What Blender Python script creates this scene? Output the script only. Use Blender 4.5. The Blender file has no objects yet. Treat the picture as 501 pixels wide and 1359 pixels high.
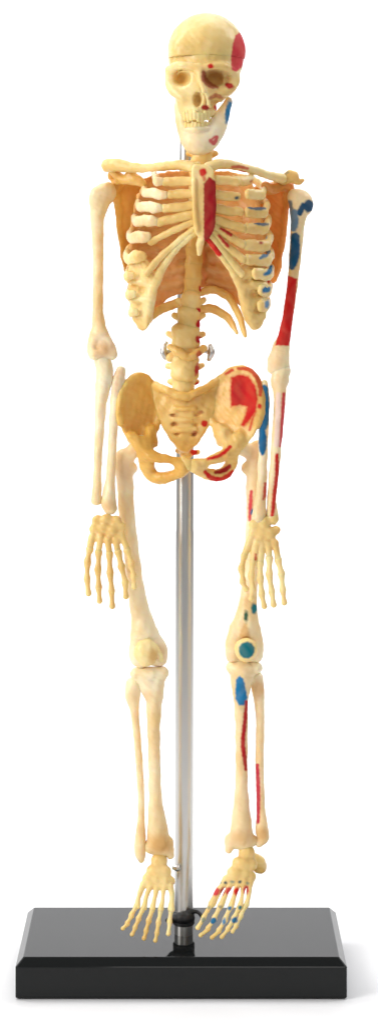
import bpy, math
import numpy as np

# ------------------------------------------------------------------ scale and camera constants
U = 0.0002            # metres per modelling unit (the skeleton stands about 24 cm tall)
D = 3000.0            # camera distance in modelling units
CX, YH = 250.5, 250.0 # where the camera's axis meets the skeleton's plane
BTOP = -990.0
FLOOR = BTOP - 52.0

def W(px, py, d=0.0):
    s = (D + d) / D
    return np.array([(px - CX) * s, d, (YH - py) * s])

sc = bpy.context.scene
col = sc.collection

# ------------------------------------------------------------------ materials
def lin(c):
    return tuple(((v/255)/12.92 if v/255 <= 0.04045 else ((v/255+0.055)/1.055)**2.4) for v in c)

def bone_mat(name, c1, c2, c3, sss=0.5, rough=0.34, scale=70):
    m = bpy.data.materials.new(name); m.use_nodes = True
    nt = m.node_tree; N = nt.nodes; L = nt.links
    b = N['Principled BSDF']
    tc = N.new('ShaderNodeTexCoord')
    n1 = N.new('ShaderNodeTexNoise'); n1.inputs['Scale'].default_value = scale; n1.inputs['Detail'].default_value = 4
    L.new(tc.outputs['Object'], n1.inputs['Vector'])
    r = N.new('ShaderNodeValToRGB')
    e = r.color_ramp.elements
    e[0].position = 0.32; e[0].color = (*c1, 1)
    e[1].position = 0.68; e[1].color = (*c3, 1)
    k = e.new(0.5); k.color = (*c2, 1)
    L.new(n1.outputs['Fac'], r.inputs['Fac'])
    n3 = N.new('ShaderNodeTexNoise'); n3.inputs['Scale'].default_value = 420; n3.inputs['Detail'].default_value = 3
    L.new(tc.outputs['Object'], n3.inputs['Vector'])
    mm = N.new('ShaderNodeMixRGB'); mm.blend_type = 'SOFT_LIGHT'; mm.inputs['Fac'].default_value = 0.25
    L.new(r.outputs['Color'], mm.inputs['Color1']); L.new(n3.outputs['Fac'], mm.inputs['Color2'])
    at = N.new('ShaderNodeAttribute'); at.attribute_name = 'paint'
    mix = N.new('ShaderNodeMixRGB')
    L.new(at.outputs['Alpha'], mix.inputs['Fac'])
    L.new(mm.outputs['Color'], mix.inputs['Color1']); L.new(at.outputs['Color'], mix.inputs['Color2'])
    L.new(mix.outputs['Color'], b.inputs['Base Color'])
    mr_ = N.new('ShaderNodeMapRange'); mr_.inputs['To Min'].default_value = rough; mr_.inputs['To Max'].default_value = 0.62
    L.new(at.outputs['Alpha'], mr_.inputs['Value']); L.new(mr_.outputs['Result'], b.inputs['Roughness'])
    ms_ = N.new('ShaderNodeMapRange'); ms_.inputs['To Min'].default_value = 0.5; ms_.inputs['To Max'].default_value = 0.2
    L.new(at.outputs['Alpha'], ms_.inputs['Value']); L.new(ms_.outputs['Result'], b.inputs['Specular IOR Level'])
    b.inputs['IOR'].default_value = 1.46
    b.inputs['Subsurface Scale'].default_value = 0.0016
    b.inputs['Subsurface Radius'].default_value = (1.0, 0.5, 0.18)
    mth = N.new('ShaderNodeMath'); mth.operation = 'MULTIPLY_ADD'
    mth.inputs[1].default_value = -sss*0.9; mth.inputs[2].default_value = sss
    L.new(at.outputs['Alpha'], mth.inputs[0]); L.new(mth.outputs[0], b.inputs['Subsurface Weight'])
    n2 = N.new('ShaderNodeTexNoise'); n2.inputs['Scale'].default_value = 260; n2.inputs['Detail'].default_value = 3
    L.new(tc.outputs['Object'], n2.inputs['Vector'])
    bp = N.new('ShaderNodeBump'); bp.inputs['Strength'].default_value = 0.55; bp.inputs['Distance'].default_value = 0.0006
    L.new(n2.outputs['Fac'], bp.inputs['Height']); L.new(bp.outputs['Normal'], b.inputs['Normal'])
    return m

M = {}
M['cream'] = bone_mat('ivory_plastic', lin((224,186,108)), lin((242,210,138)), lin((251,229,170)))
M['pale']  = bone_mat('pale_plastic', lin((233,200,142)), lin((246,221,174)), lin((252,237,206)))
M['gold']  = bone_mat('honey_plastic', lin((226,180,96)), lin((238,198,118)), lin((246,214,146)))
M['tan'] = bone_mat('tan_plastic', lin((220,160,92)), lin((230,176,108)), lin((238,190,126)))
M['amber'] = bone_mat('amber_plastic', lin((218,164,72)), lin((232,182,90)), lin((242,200,114)))
M['orange']= bone_mat('orange_plastic', lin((212,130,56)), lin((226,152,74)), lin((236,174,100)))

def plain(name, c, rough=0.4, metal=0.0, coat=0.0, spec=0.5):
    m = bpy.data.materials.new(name); m.use_nodes = True
    b = m.node_tree.nodes['Principled BSDF']
    b.inputs['Base Color'].default_value = (*c, 1); b.inputs['Roughness'].default_value = rough
    b.inputs['Metallic'].default_value = metal; b.inputs['Coat Weight'].default_value = coat
    b.inputs['Specular IOR Level'].default_value = spec
    return m

# gloss black lacquer with faint smudges in its sheen
M['black'] = plain('gloss_black_plastic', (0.010, 0.011, 0.011), 0.09, spec=0.21)
nt = M['black'].node_tree
tc = nt.nodes.new('ShaderNodeTexCoord'); nz = nt.nodes.new('ShaderNodeTexNoise'); nz.inputs['Scale'].default_value = 35
nz.inputs['Detail'].default_value = 5
mr = nt.nodes.new('ShaderNodeMapRange'); mr.inputs['To Min'].default_value = 0.03; mr.inputs['To Max'].default_value = 0.09
nt.links.new(tc.outputs['Object'], nz.inputs['Vector']); nt.links.new(nz.outputs['Fac'], mr.inputs['Value'])
nt.links.new(mr.outputs['Result'], nt.nodes['Principled BSDF'].inputs['Roughness'])
M['rubber'] = plain('black_rubber', (0.012, 0.012, 0.013), 0.45)
# brushed metal
M['metal'] = plain('satin_steel', (0.66, 0.65, 0.625), 0.36, 1.0)
nt = M['metal'].node_tree
tc = nt.nodes.new('ShaderNodeTexCoord'); mp = nt.nodes.new('ShaderNodeMapping'); mp.inputs['Scale'].default_value = (900, 900, 12)
nz = nt.nodes.new('ShaderNodeTexNoise'); nz.inputs['Scale'].default_value = 1
mr = nt.nodes.new('ShaderNodeMapRange'); mr.inputs['To Min'].default_value = 0.30; mr.inputs['To Max'].default_value = 0.42
nt.links.new(tc.outputs['Object'], mp.inputs['Vector']); nt.links.new(mp.outputs['Vector'], nz.inputs['Vector'])
nt.links.new(nz.outputs['Fac'], mr.inputs['Value']); nt.links.new(mr.outputs['Result'], nt.nodes['Principled BSDF'].inputs['Roughness'])
M['white'] = plain('white_paper', (0.86, 0.86, 0.875), 0.9, spec=0.1)
nt = M['white'].node_tree
tc = nt.nodes.new('ShaderNodeTexCoord'); nz = nt.nodes.new('ShaderNodeTexNoise'); nz.inputs['Scale'].default_value = 6
rr = nt.nodes.new('ShaderNodeValToRGB'); rr.color_ramp.elements[0].color = (.86,.86,.875,1); rr.color_ramp.elements[1].color = (.89,.89,.90,1)
nt.links.new(tc.outputs['Object'], nz.inputs['Vector']); nt.links.new(nz.outputs['Fac'], rr.inputs['Fac'])
nt.links.new(rr.outputs['Color'], nt.nodes['Principled BSDF'].inputs['Base Color'])

RED = lin((206, 20, 22)); DRED = lin((160, 12, 26)); ROSE = lin((212, 56, 66)); BLUE = lin((6, 110, 158)); NAVY = lin((8, 72, 108)); TRANSLUCENT_TINT = lin((212, 150, 70))  # last amber imitates light through translucent plastic, painted mostly at joint ends
TEAL = lin((10, 112, 124)); PINK = lin((222, 130, 140)); CRIM = lin((184, 20, 30)); GREEN = lin((46, 92, 70)); SLATE = lin((66, 84, 92))
SKY = lin((90, 140, 180))

# ------------------------------------------------------------------ signed-distance bodies meshed by surface nets
def crom(pts, n):
    P = np.array(pts, float)
    if len(P) == 2:
        t = np.linspace(0, 1, max(2, n))[:, None]
        return P[0]*(1-t) + P[1]*t
    Q = np.vstack([2*P[0]-P[1], P, 2*P[-1]-P[-2]])
    out = []
    for i in range(1, len(Q)-2):
        p0, p1, p2, p3 = Q[i-1], Q[i], Q[i+1], Q[i+2]
        for t in np.linspace(0, 1, n, endpoint=False):
            out.append(0.5*((2*p1)+(-p0+p2)*t+(2*p0-5*p1+4*p2-p3)*t*t+(-p0+3*p1-3*p2+p3)*t**3))
    out.append(P[-1])
    return np.array(out)

def poly_sd(poly, X, Z):
    """signed distance (negative inside) to a closed polygon"""
    d = np.full(X.shape, 1e9); ins = np.zeros(X.shape, bool)
    n = len(poly)
    for i in range(n):
        ax, az = poly[i]; bx, bz = poly[(i+1) % n]
        ex, ez = bx-ax, bz-az
        wx, wz = X-ax, Z-az
        t = np.clip((wx*ex+wz*ez)/(ex*ex+ez*ez+1e-9), 0, 1)
        d = np.minimum(d, (wx-ex*t)**2+(wz-ez*t)**2)
        if az != bz:
            c = ((az > Z) != (bz > Z)) & (X < ex*(Z-az)/(bz-az)+ax)
            ins ^= c
    d = np.sqrt(d)
    return np.where(ins, -d, d)

class Body:
    def __init__(s, h=1.0, lump=0.35):
        s.ops = []; s.h = h; s.lump = lump; s.paint = []; s.pad = 4
    def tube(s, pts, k=3.0, sc=(1,1,1), n=5, sub=False):
        P = np.array([[*W(p[0], p[1], p[2]), p[3]] for p in pts])
        C = crom(P, n); C[:, 3] = np.maximum(C[:, 3], 0.6)
        s.ops.append(('tube', C, k, np.array(sc, float), sub)); return s
    def ell(s, c, r, k=3.0, rot=0.0, sub=False):
        s.ops.append(('ell', W(*c), np.array(r, float), k, math.radians(rot), sub)); return s
    def sheet(s, poly, dep, t, k=3.0, rnd=1.2, sub=False, smooth=True):
        md = float(np.mean([dep(np.array(p[0]), np.array(p[1])) for p in poly]))
        Q = np.array([[W(p[0], p[1], md)[0], W(p[0], p[1], md)[2]] for p in poly])
        if smooth:
            R = np.vstack([Q[-1:], Q, Q[:2]]); o = []
            for i in range(1, len(R)-2):
                p0, p1, p2, p3 = R[i-1], R[i], R[i+1], R[i+2]
                for u in (0, .25, .5, .75):
                    o.append(0.5*((2*p1)+(-p0+p2)*u+(2*p0-5*p1+4*p2-p3)*u*u+(-p0+3*p1-3*p2+p3)*u**3))
            Q = np.array(o)
        s.ops.append(('sheet', Q, dep, t, k, rnd, sub)); return s
    def shell(s, cpx, cpy, cd, rx, rd, t, poly, dmin, k=2.0):
        """barrel wall: elliptical ring of thickness t, kept inside a front outline and behind depth dmin"""
        Q = np.array([[W(p[0], p[1], cd)[0], W(p[0], p[1], cd)[2]] for p in poly])
        s.ops.append(('shell', W(cpx, cpy, cd), rx, rd, t, Q, dmin, k)); return s
    def clip(s, fn):
        s.ops.append(('clip', fn)); return s
    # ----- paint marks: strokes, ellipses or polygons on the surface facing forward
    def stroke(s, pts, c, a=1.0, soft=1.1):
        s.paint.append(('s', crom([(x, y, r) for x, y, r in pts], 6), c, a, soft)); return s
    def dot(s, x, y, rx, ry, c, rot=0, a=1.0, soft=1.1):
        s.paint.append(('d', (x, y, rx, ry, math.radians(rot)), c, a, soft)); return s
    def patch(s, poly, c, a=1.0, soft=1.1):
        s.paint.append(('p', poly, c, a, soft)); return s
    def bbox(s):
        lo = np.full(3, 1e9); hi = -lo
        for o in s.ops:
            a, b = s.obox(o)
            if a is None or (o[0] != 'clip' and o[0] in ('tube', 'ell', 'sheet') and o[-1]): continue
            lo = np.minimum(lo, a); hi = np.maximum(hi, b)
        return lo-s.pad, hi+s.pad
    def obox(s, o):
        if o[0] == 'tube':
            r = (o[1][:, 3:4]/o[3][None, :]); return (o[1][:, :3]-r).min(0), (o[1][:, :3]+r).max(0)
        if o[0] == 'ell':
            c, r = o[1], o[2]; a = o[4]
            ex = math.hypot(r[0]*math.cos(a), r[2]*math.sin(a)); ez = math.hypot(r[0]*math.sin(a), r[2]*math.cos(a))
            e = np.array([ex, r[1], ez]); return c-e, c+e
        if o[0] == 'sheet':
            Q = o[1]; lo = Q.min(0); hi = Q.max(0)
            gx, gz = np.meshgrid(np.linspace(lo[0], hi[0], 12), np.linspace(lo[1], hi[1], 12))
            g = o[2](gx+CX, YH-gz)
            return np.array([lo[0], g.min()-o[3], lo[1]]), np.array([hi[0], g.max()+o[3], hi[1]])
        if o[0] == 'shell':
            Q = o[5]; c = o[1]
            return np.array([Q[:, 0].min(), o[6], Q[:, 1].min()]), np.array([Q[:, 0].max(), c[1]+o[3]+o[4], Q[:, 1].max()])
        return None, None
    def mesh(s, name):
        h = s.h; lo, hi = s.bbox()
        n = np.ceil((hi-lo)/h).astype(int)+1
        ax = [lo[i]+h*np.arange(n[i]) for i in range(3)]
        F = np.full(tuple(n), 8.0, np.float32)
        for o in s.ops:
            if o[0] == 'clip':
                X, Y, Z = np.meshgrid(*ax, indexing='ij', sparse=True)
                F = np.maximum(F, o[1](X, Y, Z)).astype(np.float32); continue
            a, b = s.obox(o); mg = 5.0
            i0 = np.maximum(0, np.floor((a-mg-lo)/h).astype(int)); i1 = np.minimum(n, np.ceil((b+mg-lo)/h).astype(int)+1)
            if (i1 <= i0).any(): continue
            sl = tuple(slice(i0[i], i1[i]) for i in range(3))
            A = [ax[i][sl[i]].astype(np.float32) for i in range(3)]
            if o[0] == 'tube':
                C, k, scl, sub = o[1], o[2], o[3], o[4]
                G = np.full([len(q) for q in A], 9.0, np.float32)
                for j in range(len(C)-1):
                    p, q = C[j], C[j+1]; rm = max(p[3], q[3])/scl
                    l3 = np.minimum(p[:3], q[:3])-rm-mg; h3 = np.maximum(p[:3], q[:3])+rm+mg
                    ss = []
                    for i in range(3):
                        u0 = np.searchsorted(A[i], l3[i]); u1 = np.searchsorted(A[i], h3[i]); ss.append(slice(u0, u1))
                    x = (A[0][ss[0]][:, None, None]-p[0])*scl[0]; y = (A[1][ss[1]][None, :, None]-p[1])*scl[1]; z = (A[2][ss[2]][None, None, :]-p[2])*scl[2]
                    d = (q[:3]-p[:3])*scl; L2 = float(d@d)+1e-9
                    t = np.clip((x*d[0]+y*d[1]+z*d[2])/L2, 0, 1)
                    v = np.sqrt((x-d[0]*t)**2+(y-d[1]*t)**2+(z-d[2]*t)**2)-(p[3]+(q[3]-p[3])*t)
                    G[tuple(ss)] = np.minimum(G[tuple(ss)], v)
            elif o[0] == 'ell':
                c, r, k, rot, sub = o[1:]
                x = A[0][:, None, None]-c[0]; y = A[1][None, :, None]-c[1]; z = A[2][None, None, :]-c[2]
                cs, sn = math.cos(rot), math.sin(rot)
                x2 = x*cs+z*sn; z2 = -x*sn+z*cs
                k0 = np.sqrt((x2/r[0])**2+(y/r[1])**2+(z2/r[2])**2)
                k1 = np.sqrt((x2/r[0]**2)**2+(y/r[1]**2)**2+(z2/r[2]**2)**2)+1e-6
                G = k0*(k0-1)/k1
                G = np.where(k0 < 0.3, -min(r)*0.7, G)
            elif o[0] == 'sheet':
                Q, dep, t, k, rnd, sub = o[1:]
                xx, zz = np.meshgrid(A[0], A[2], indexing='ij')
                d2 = poly_sd(Q, xx, zz)[:, None, :]
                g = dep(xx+CX, YH-zz)[:, None, :]
                dy = np.abs(A[1][None, :, None]-g)-t
                u, v = d2+rnd, dy+rnd
                G = np.sqrt(np.maximum(u, 0)**2+np.maximum(v, 0)**2)+np.minimum(np.maximum(u, v), 0)-rnd
            elif o[0] == 'shell':
                c, rx, rd, t, Q, dmin, k = o[1:]; sub = False
                xx, zz = np.meshgrid(A[0], A[2], indexing='ij')
                d2 = poly_sd(Q, xx, zz)[:, None, :]
                x = A[0][:, None, None]-c[0]; y = A[1][None, :, None]-c[1]; z = A[2][None, None, :]-c[2]
                tp = 1.0-0.22*np.clip(z/90.0, 0, 1)**2-0.06*np.clip(-z/90.0, 0, 1)
                q = np.sqrt((x/(rx*tp))**2+(y/rd)**2)
                gr = np.sqrt((x/(rx*tp)**2)**2+(y/rd**2)**2)/np.maximum(q, 1e-3)
                G = np.abs((q-1)/np.maximum(gr, 1e-4))-t
                G = np.maximum(np.maximum(G, d2), dmin-A[1][None, :, None])
            B = F[sl]
            if sub:
                G = -G; hh = np.maximum(k-np.abs(B-G), 0)/k; F[sl] = np.maximum(B, G)+hh*hh*k*0.25
            else:
                hh = np.maximum(k-np.abs(B-G), 0)/k; F[sl] = np.minimum(B, G)-hh*hh*k*0.25
        s.lump *= 1.5
        if s.lump:
            X, Y, Z = np.meshgrid(*ax, indexing='ij', sparse=True)
            F = F+s.lump*(np.sin(X*.31+1.3)*np.sin(Y*.27+.4)*np.sin(Z*.23)+.6*np.sin(X*.13+Z*.11)*np.sin(Y*.17+Z*.09)+.5*np.sin(X*.55+Z*.31)*np.sin(Y*.5-Z*.47))
        # surface nets
        S = F < 0
        cnt = np.zeros(tuple(np.array(F.shape)-1), np.int8)
        offs = [(i, j, k) for i in (0, 1) for j in (0, 1) for k in (0, 1)]
        for (i, j, k) in offs:
            cnt += S[i:F.shape[0]-1+i, j:F.shape[1]-1+j, k:F.shape[2]-1+k]
        act = (cnt > 0) & (cnt < 8)
        idx = np.argwhere(act)
        cell = np.full(act.shape, -1, np.int32); cell[act] = np.arange(len(idx))
        V = {o: F[idx[:, 0]+o[0], idx[:, 1]+o[1], idx[:, 2]+o[2]] for o in offs}
        acc = np.zeros((len(idx), 3)); num = np.zeros(len(idx))
        for a_ in offs:
            for ax_ in range(3):
                if a_[ax_] == 0:
                    b_ = list(a_); b_[ax_] = 1; b_ = tuple(b_)
                    va, vb = V[a_], V[b_]; m = (va < 0) != (vb < 0)
                    t = np.where(m, va/np.where(m, va-vb, 1), 0)
                    p = np.tile(np.array(a_, float), (len(idx), 1)); p[:, ax_] += t
                    acc += p*m[:, None]; num += m
        v = (idx+acc/num[:, None])*h+lo
        quads = []
        for ax_ in range(3):
            o1, o2 = [(1, 2), (2, 0), (0, 1)][ax_]
            sh = list(F.shape); sa = [slice(None)]*3; sb = [slice(None)]*3
            sa[ax_] = slice(0, sh[ax_]-1); sb[ax_] = slice(1, sh[ax_])
            A_, B_ = S[tuple(sa)], S[tuple(sb)]
            e = np.argwhere(A_ != B_)
            e = e[(e[:, o1] > 0) & (e[:, o2] > 0) & (e[:, o1] < sh[o1]-1) & (e[:, o2] < sh[o2]-1)]
            inn = A_[tuple(e.T)]
            d1 = np.zeros(3, int); d1[o1] = 1; d2 = np.zeros(3, int); d2[o2] = 1
            c = [cell[tuple((e-x).T)] for x in (d1+d2, d2, 0*d1, d1)]
            q = np.stack(c, 1); q[~inn] = q[~inn][:, ::-1]; quads.append(q)
        q = np.vstack(quads); q = q[(q >= 0).all(1)]
        E = np.vstack([q[:, [0, 1]], q[:, [1, 2]], q[:, [2, 3]], q[:, [3, 0]]])
        E = np.unique(np.sort(E, 1), axis=0); dg = np.bincount(E.ravel(), minlength=len(v)).astype(float)[:, None]+1e-9
        for w_ in (.6, -.5, .6, -.5, .6, -.5, .5):
            a3 = np.stack([np.bincount(E[:, 0], v[E[:, 1], i], len(v))+np.bincount(E[:, 1], v[E[:, 0], i], len(v)) for i in range(3)], 1)/dg
            v = v+w_*(a3-v)
        me = bpy.data.meshes.new(name)
        me.vertices.add(len(v)); me.vertices.foreach_set('co', (v*U).astype(np.float32).ravel())
        me.loops.add(q.size); me.loops.foreach_set('vertex_index', q.astype(np.int32).ravel())
        me.polygons.add(len(q)); me.polygons.foreach_set('loop_start', np.arange(0, q.size, 4, dtype=np.int32))
        me.polygons.foreach_set('loop_total', np.full(len(q), 4, np.int32))
        me.polygons.foreach_set('use_smooth', np.ones(len(q), bool))
        me.update(calc_edges=True); me.validate()
        if not s.paint:
            at = me.color_attributes.new('paint', 'FLOAT_COLOR', 'POINT'); at.data.foreach_set('color', np.zeros(len(v)*4, np.float32))
        else:
            sp = (D+v[:, 1])/D; px = CX+v[:, 0]/sp; py = YH-v[:, 2]/sp
            nn = np.zeros(len(v)*3, np.float32)
            me.vertices.foreach_get('normal', nn); front = np.clip(0.9-nn.reshape(-1, 3)[:, 1]*2.0, 0, 1)
            c = np.zeros((len(v), 4), np.float32)
            wob = 0.55*np.sin(px*.9+py*.5)+0.45*np.sin(py*1.1-px*.35)
            strk = 0.97+0.03*np.sin(px*.37+np.sin(py*.15)*2.0)*np.sin(py*.11+1)
            for o in s.paint:
                if o[0] == 's':
                    d = np.full(len(v), 1e9)
                    for a, b in zip(o[1][:-1], o[1][1:]):
                        e = b[:2]-a[:2]; t = np.clip(((px-a[0])*e[0]+(py-a[1])*e[1])/(e@e+1e-9), 0, 1)
                        d = np.minimum(d, np.hypot(px-a[0]-e[0]*t, py-a[1]-e[1]*t)-(a[2]+(b[2]-a[2])*t))
                elif o[0] == 'd':
                    x0, y0, rx, ry, a = o[1]; x = px-x0; y = py-y0
                    xr = x*math.cos(a)+y*math.sin(a); yr = -x*math.sin(a)+y*math.cos(a)
                    d = (np.hypot(xr/rx, yr/ry)-1)*min(rx, ry)
                else:
                    d = poly_sd([tuple(p) for p in o[1]], px, py)
                al = np.clip(0.5-(d+0.4*wob)/(2*o[4]), 0, 1)*front*o[3]*strk
                c[:, :3] = c[:, :3]*(1-al[:, None])+np.array(o[2])*al[:, None] if c[:, 3].max() > 0 else np.array(o[2])
                nz_ = (c[:, 3] < 0.02) & (al > 0.0); c[nz_, :3] = o[2]
                c[:, 3] = np.maximum(c[:, 3], al)
            at = me.color_attributes.new('paint', 'FLOAT_COLOR', 'POINT'); at.data.foreach_set('color', c.ravel())
        return me
    def build(s, name, mat, parent, label=None):
        o = bpy.data.objects.new(name, s.mesh(name)); col.objects.link(o)
        o.data.materials.append(M[mat]); o.parent = parent
        if parent is not None and parent.type == 'EMPTY':
            o.matrix_parent_inverse = parent.matrix_basis.inverted()
        if label: o['label'] = label
        return o

def empty(name, loc, label, cat):
    e = bpy.data.objects.new(name, None); col.objects.link(e)
    e.location = loc; e.empty_display_size = 0.01; e['label'] = label; e['category'] = cat
    return e

skel = empty('skeleton_model', (0, -30*U, (BTOP+8)*U), 'ivory plastic human skeleton with red and blue muscle marks, hanging on the steel rod', 'skeleton model')
stand = empty('display_stand', (0, 0, FLOOR*U), 'glossy black rectangular base with an upright steel rod behind the skeleton', 'stand')

# ================================================================== SKULL
cap = Body(0.9, 0.2)
cap.ell((273.5, 68, -42), (50.5, 57, 51))
cap.ell((246, 70, -70), (20, 24, 22), 10)
cap.ell((297, 66, -50), (24, 34, 26), 8)
cap.clip(lambda X, Y, Z: (YH-79.5)+(-Y-42)*0.03+0*X-Z)
TP = [(312,46),(318,42),(324,50),(328,62),(327,76),(321,88),(313,95),(307,92),(306,78),(308,60)]
cap.patch(TP, ROSE)
cap_o = cap.build('skull_cap', 'cream', skel, 'domed skull cap with a rose red patch on its side')

sk = Body(0.9, 0.3)
sk.ell((273, 76, -42), (49, 56, 50))
sk.clip(lambda X, Y, Z: Z-(YH-78.6)-(-Y-42)*0.03)
sk.tube([(226,92,-76,5.5),(236,86,-92,6),(250,87,-99,5.5),(264,90,-101,5),(280,88,-99,5.5),(298,88,-92,6),(309,97,-74,6)], 5)
sk.ell((264,112,-72), (33,30,32), 6)
sk.tube([(225,92,-75,5),(225,108,-78,6.5),(231,120,-84,7),(243,129,-93,6)], 5)
sk.tube([(311,92,-70,6),(310,108,-76,7.5),(302,119,-84,7),(289,125,-94,5)], 5)
sk.ell((260,138,-80), (21,20,24), 6)
sk.tube([(242,122,-84,8),(244,140,-82,8),(248,150,-84,6)], 5).tube([(298,122,-80,7),(288,132,-84,6),(278,148,-84,7)], 4)
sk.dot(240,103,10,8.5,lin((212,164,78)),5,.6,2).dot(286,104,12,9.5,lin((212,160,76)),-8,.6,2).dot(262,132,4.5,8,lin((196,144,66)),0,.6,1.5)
sk.ell((259,148,-84), (16,17,9), 4)
sk.tube([(263,88,-101,4.5),(266,104,-106,4.2),(270,120,-110,3)], 4)
sk.ell((241,103,-100), (12,30,10), 3, 5, True)
sk.ell((285,103,-98), (14,30,11), 3, -8, True)
sk.ell((262,131,-108), (6.8,22,11), 2, 0, True)
sk.ell((285,137,-100), (11,20,8.5), 3, 20, True)
sk.ell((292,144,-80), (4.5,50,9), 2, 10, True)
sk.tube([(272,118,-106,3),(276,130,-103,2.4),(277,140,-100,2.5)], 2)
for i, x in enumerate((248,252.5,257,262,267,271)):
    sk.tube([(x,147,-95-5*math.sin((x-245)/27*3.1),2.0),(x,151,-96-5*math.sin((x-245)/27*3.1),1.9)], 2.5)
sk.dot(279,87,4,3.5,RED).dot(304,113,6,4,CRIM,20).dot(272,142,5,3.6,CRIM).dot(287,142,3.6,3.8,ROSE)
sk.stroke([(270,95,2.5),(271,104,4),(279,112,4),(288,115,2)],DRED,.85).stroke([(278,130,2),(286,126,3),(294,129,2)],DRED,.7)
sk.patch(TP, ROSE)
sk_o = sk.build('skull', 'cream', skel, 'skull face with deep orbits and small red marks around one eye')
tt = Body(0.6, 0)
for i, x in enumerate(np.linspace(245.5, 276, 8)):
    yy = 156+2*math.sin(i*1.7); dd = -92-12*math.sin((x-243)/35*3.14)
    tt.tube([(x,yy-6,dd,2.9),(x,yy+2,dd,2.6)], 1.6)
tt.build('teeth', 'cream', sk_o)
jaw = Body(0.8, 0.25)
jaw.tube([(238,128,-66,6),(240,148,-74,8.5),(245,170,-82,10),(252,186,-90,11),(264,190,-96,12.5),(278,184,-90,12),(287,168,-82,12.5),(295,152,-72,9),(303,134,-62,5)], 4, (1,1.15,.85))
jaw.ell((264,188,-94), (19,10,15), 5)
jaw.ell((262,178,-66), (13,20,9), 3, 0, True)
jaw.tube([(246,171,-88,4),(257,172,-100,4.5),(270,171,-98,4),(280,168,-88,3.5)], 3)
jaw.dot(303,148,4.5,16,BLUE,8).stroke([(279,186,2.6),(284,189,3),(287,181,2.4),(281,184,1.5)],ROSE,.9)
jaw_o = jaw.build('jaw', 'pale', skel, 'lower jaw with a blue patch along its side and a red mark by the chin')
tt = Body(0.6, 0)
for i, x in enumerate(np.linspace(247, 277, 8)):
    yy = 165+1.5*math.sin(i*2.1); dd = -88-12*math.sin((x-243)/37*3.14)
    tt.tube([(x,yy-2.5,dd,2.5),(x,yy+6,dd,2.9)], 1.6)
tt.build('teeth', 'cream', jaw_o)

# ================================================================== SPINE
def vertebra(px, py, d, rx, rz, mat='gold', tp=(0, 0), marks=(), rd=None):
    b = Body(0.9, 0.35); rd = rd or rx*0.8
    b.tube([(px,py-rz,d,rx*.95),(px,py,d,rx*.86),(px,py+rz,d,rx*.95)], 2, (1,rx/rd,1.6))
    if tp[0]: b.tube([(px-rx*.6,py,d+8,6),(px-rx-tp[0]*.6,py+tp[1],d+9,3.8)], 4)
    if tp[0]: b.tube([(px+rx*.6,py,d+8,6),(px+rx+tp[0]*.6,py+tp[1],d+9,3.8)], 4)
    b.tube([(px,py,d+rd*.6,6),(px,py+3,d+rd+4,3.5)], 3)
    for m in marks: b.dot(*m)
    return b.build('vertebra', mat, skel)
for py, px, rx in ((178,270,10),(192,269,12),(205,268,14),(218,267,15)):
    vertebra(px, py, -40, rx, 5.5, 'gold', (7, -2))
for i in range(8):
    py = 236+i*20.5; vertebra(263-(py-236)*.055, py, -22, 12.5, 8.5, 'gold', (0, 0), [(266,py+3,3,4,CRIM)] if py > 370 else ())
for py, px, rx, mk in ((402,253,13.5,[(263,413,4.5,5,CRIM)]),(422,250,16,[(264,430,4.5,6,CRIM)]),(447,246,20,[(263,450,4,5,CRIM),(264,464,4,4,CRIM)])):
    vertebra(px, py, -28, rx, 9.5, 'cream', (5, -4), mk)
b = Body(0.9, 0.4)
b.tube([(246,460,-28,17),(245,478,-28,17)], 2, (1,1.2,1.6)).ell((226,474,-30),(6,6,6),4)
b.tube([(225,460,-40,4),(238,468,-47,5),(250,474,-46,5),(262,468,-42,5),(270,462,-34,5)], 3)
b.dot(264,471,4,6,CRIM,0,.8)
b.build('vertebra', 'gold', skel)
vertebra(245, 487, -28, 20, 9.5, 'cream', (5, -2), [(261,490,3,8,CRIM,10)])
vertebra(243, 508, -26, 16, 9, 'cream', (4, -2), [(262,511,3.5,5,RED)])

# hinge screws at the waist
for x, s in ((218, -1), (279, 1)):
    b = Body(0.7, 0.15)
    b.tube([(x-s*12,466,-26,2.4),(x,467,-26,2.6)], 1)
    b.tube([(x,459,-27,3.2),(x+s*1.5,467,-28,4.4),(x-s*1,474,-27,3.4)], 2, (1.0,.8,1))
    b.ell((x-s*2,455 if s < 0 else 477,-25), (3,3,2.6), 1.5)
    b.build('screw', 'metal', skel)

# ================================================================== RIB CAGE
cage = Body(1.1, 0.5)
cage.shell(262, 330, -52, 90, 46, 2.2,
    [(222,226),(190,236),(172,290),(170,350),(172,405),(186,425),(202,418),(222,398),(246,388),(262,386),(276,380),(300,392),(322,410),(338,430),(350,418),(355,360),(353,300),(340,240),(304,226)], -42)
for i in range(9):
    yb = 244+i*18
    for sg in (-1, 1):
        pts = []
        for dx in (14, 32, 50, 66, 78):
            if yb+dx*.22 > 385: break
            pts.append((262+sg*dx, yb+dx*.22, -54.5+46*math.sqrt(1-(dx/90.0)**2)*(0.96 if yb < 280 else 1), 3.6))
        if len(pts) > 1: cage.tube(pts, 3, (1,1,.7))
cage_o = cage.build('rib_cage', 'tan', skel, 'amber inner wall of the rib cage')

def rib(pts, r, mat, name='rib', sc=(1,1,.62), marks=(), k=2):
    b = Body(0.9, 0.35); b.tube(pts, k, sc, 7)
    for m in marks: getattr(b, m[0])(*m[1:])
    return b.build(name, mat, cage_o)
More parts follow.
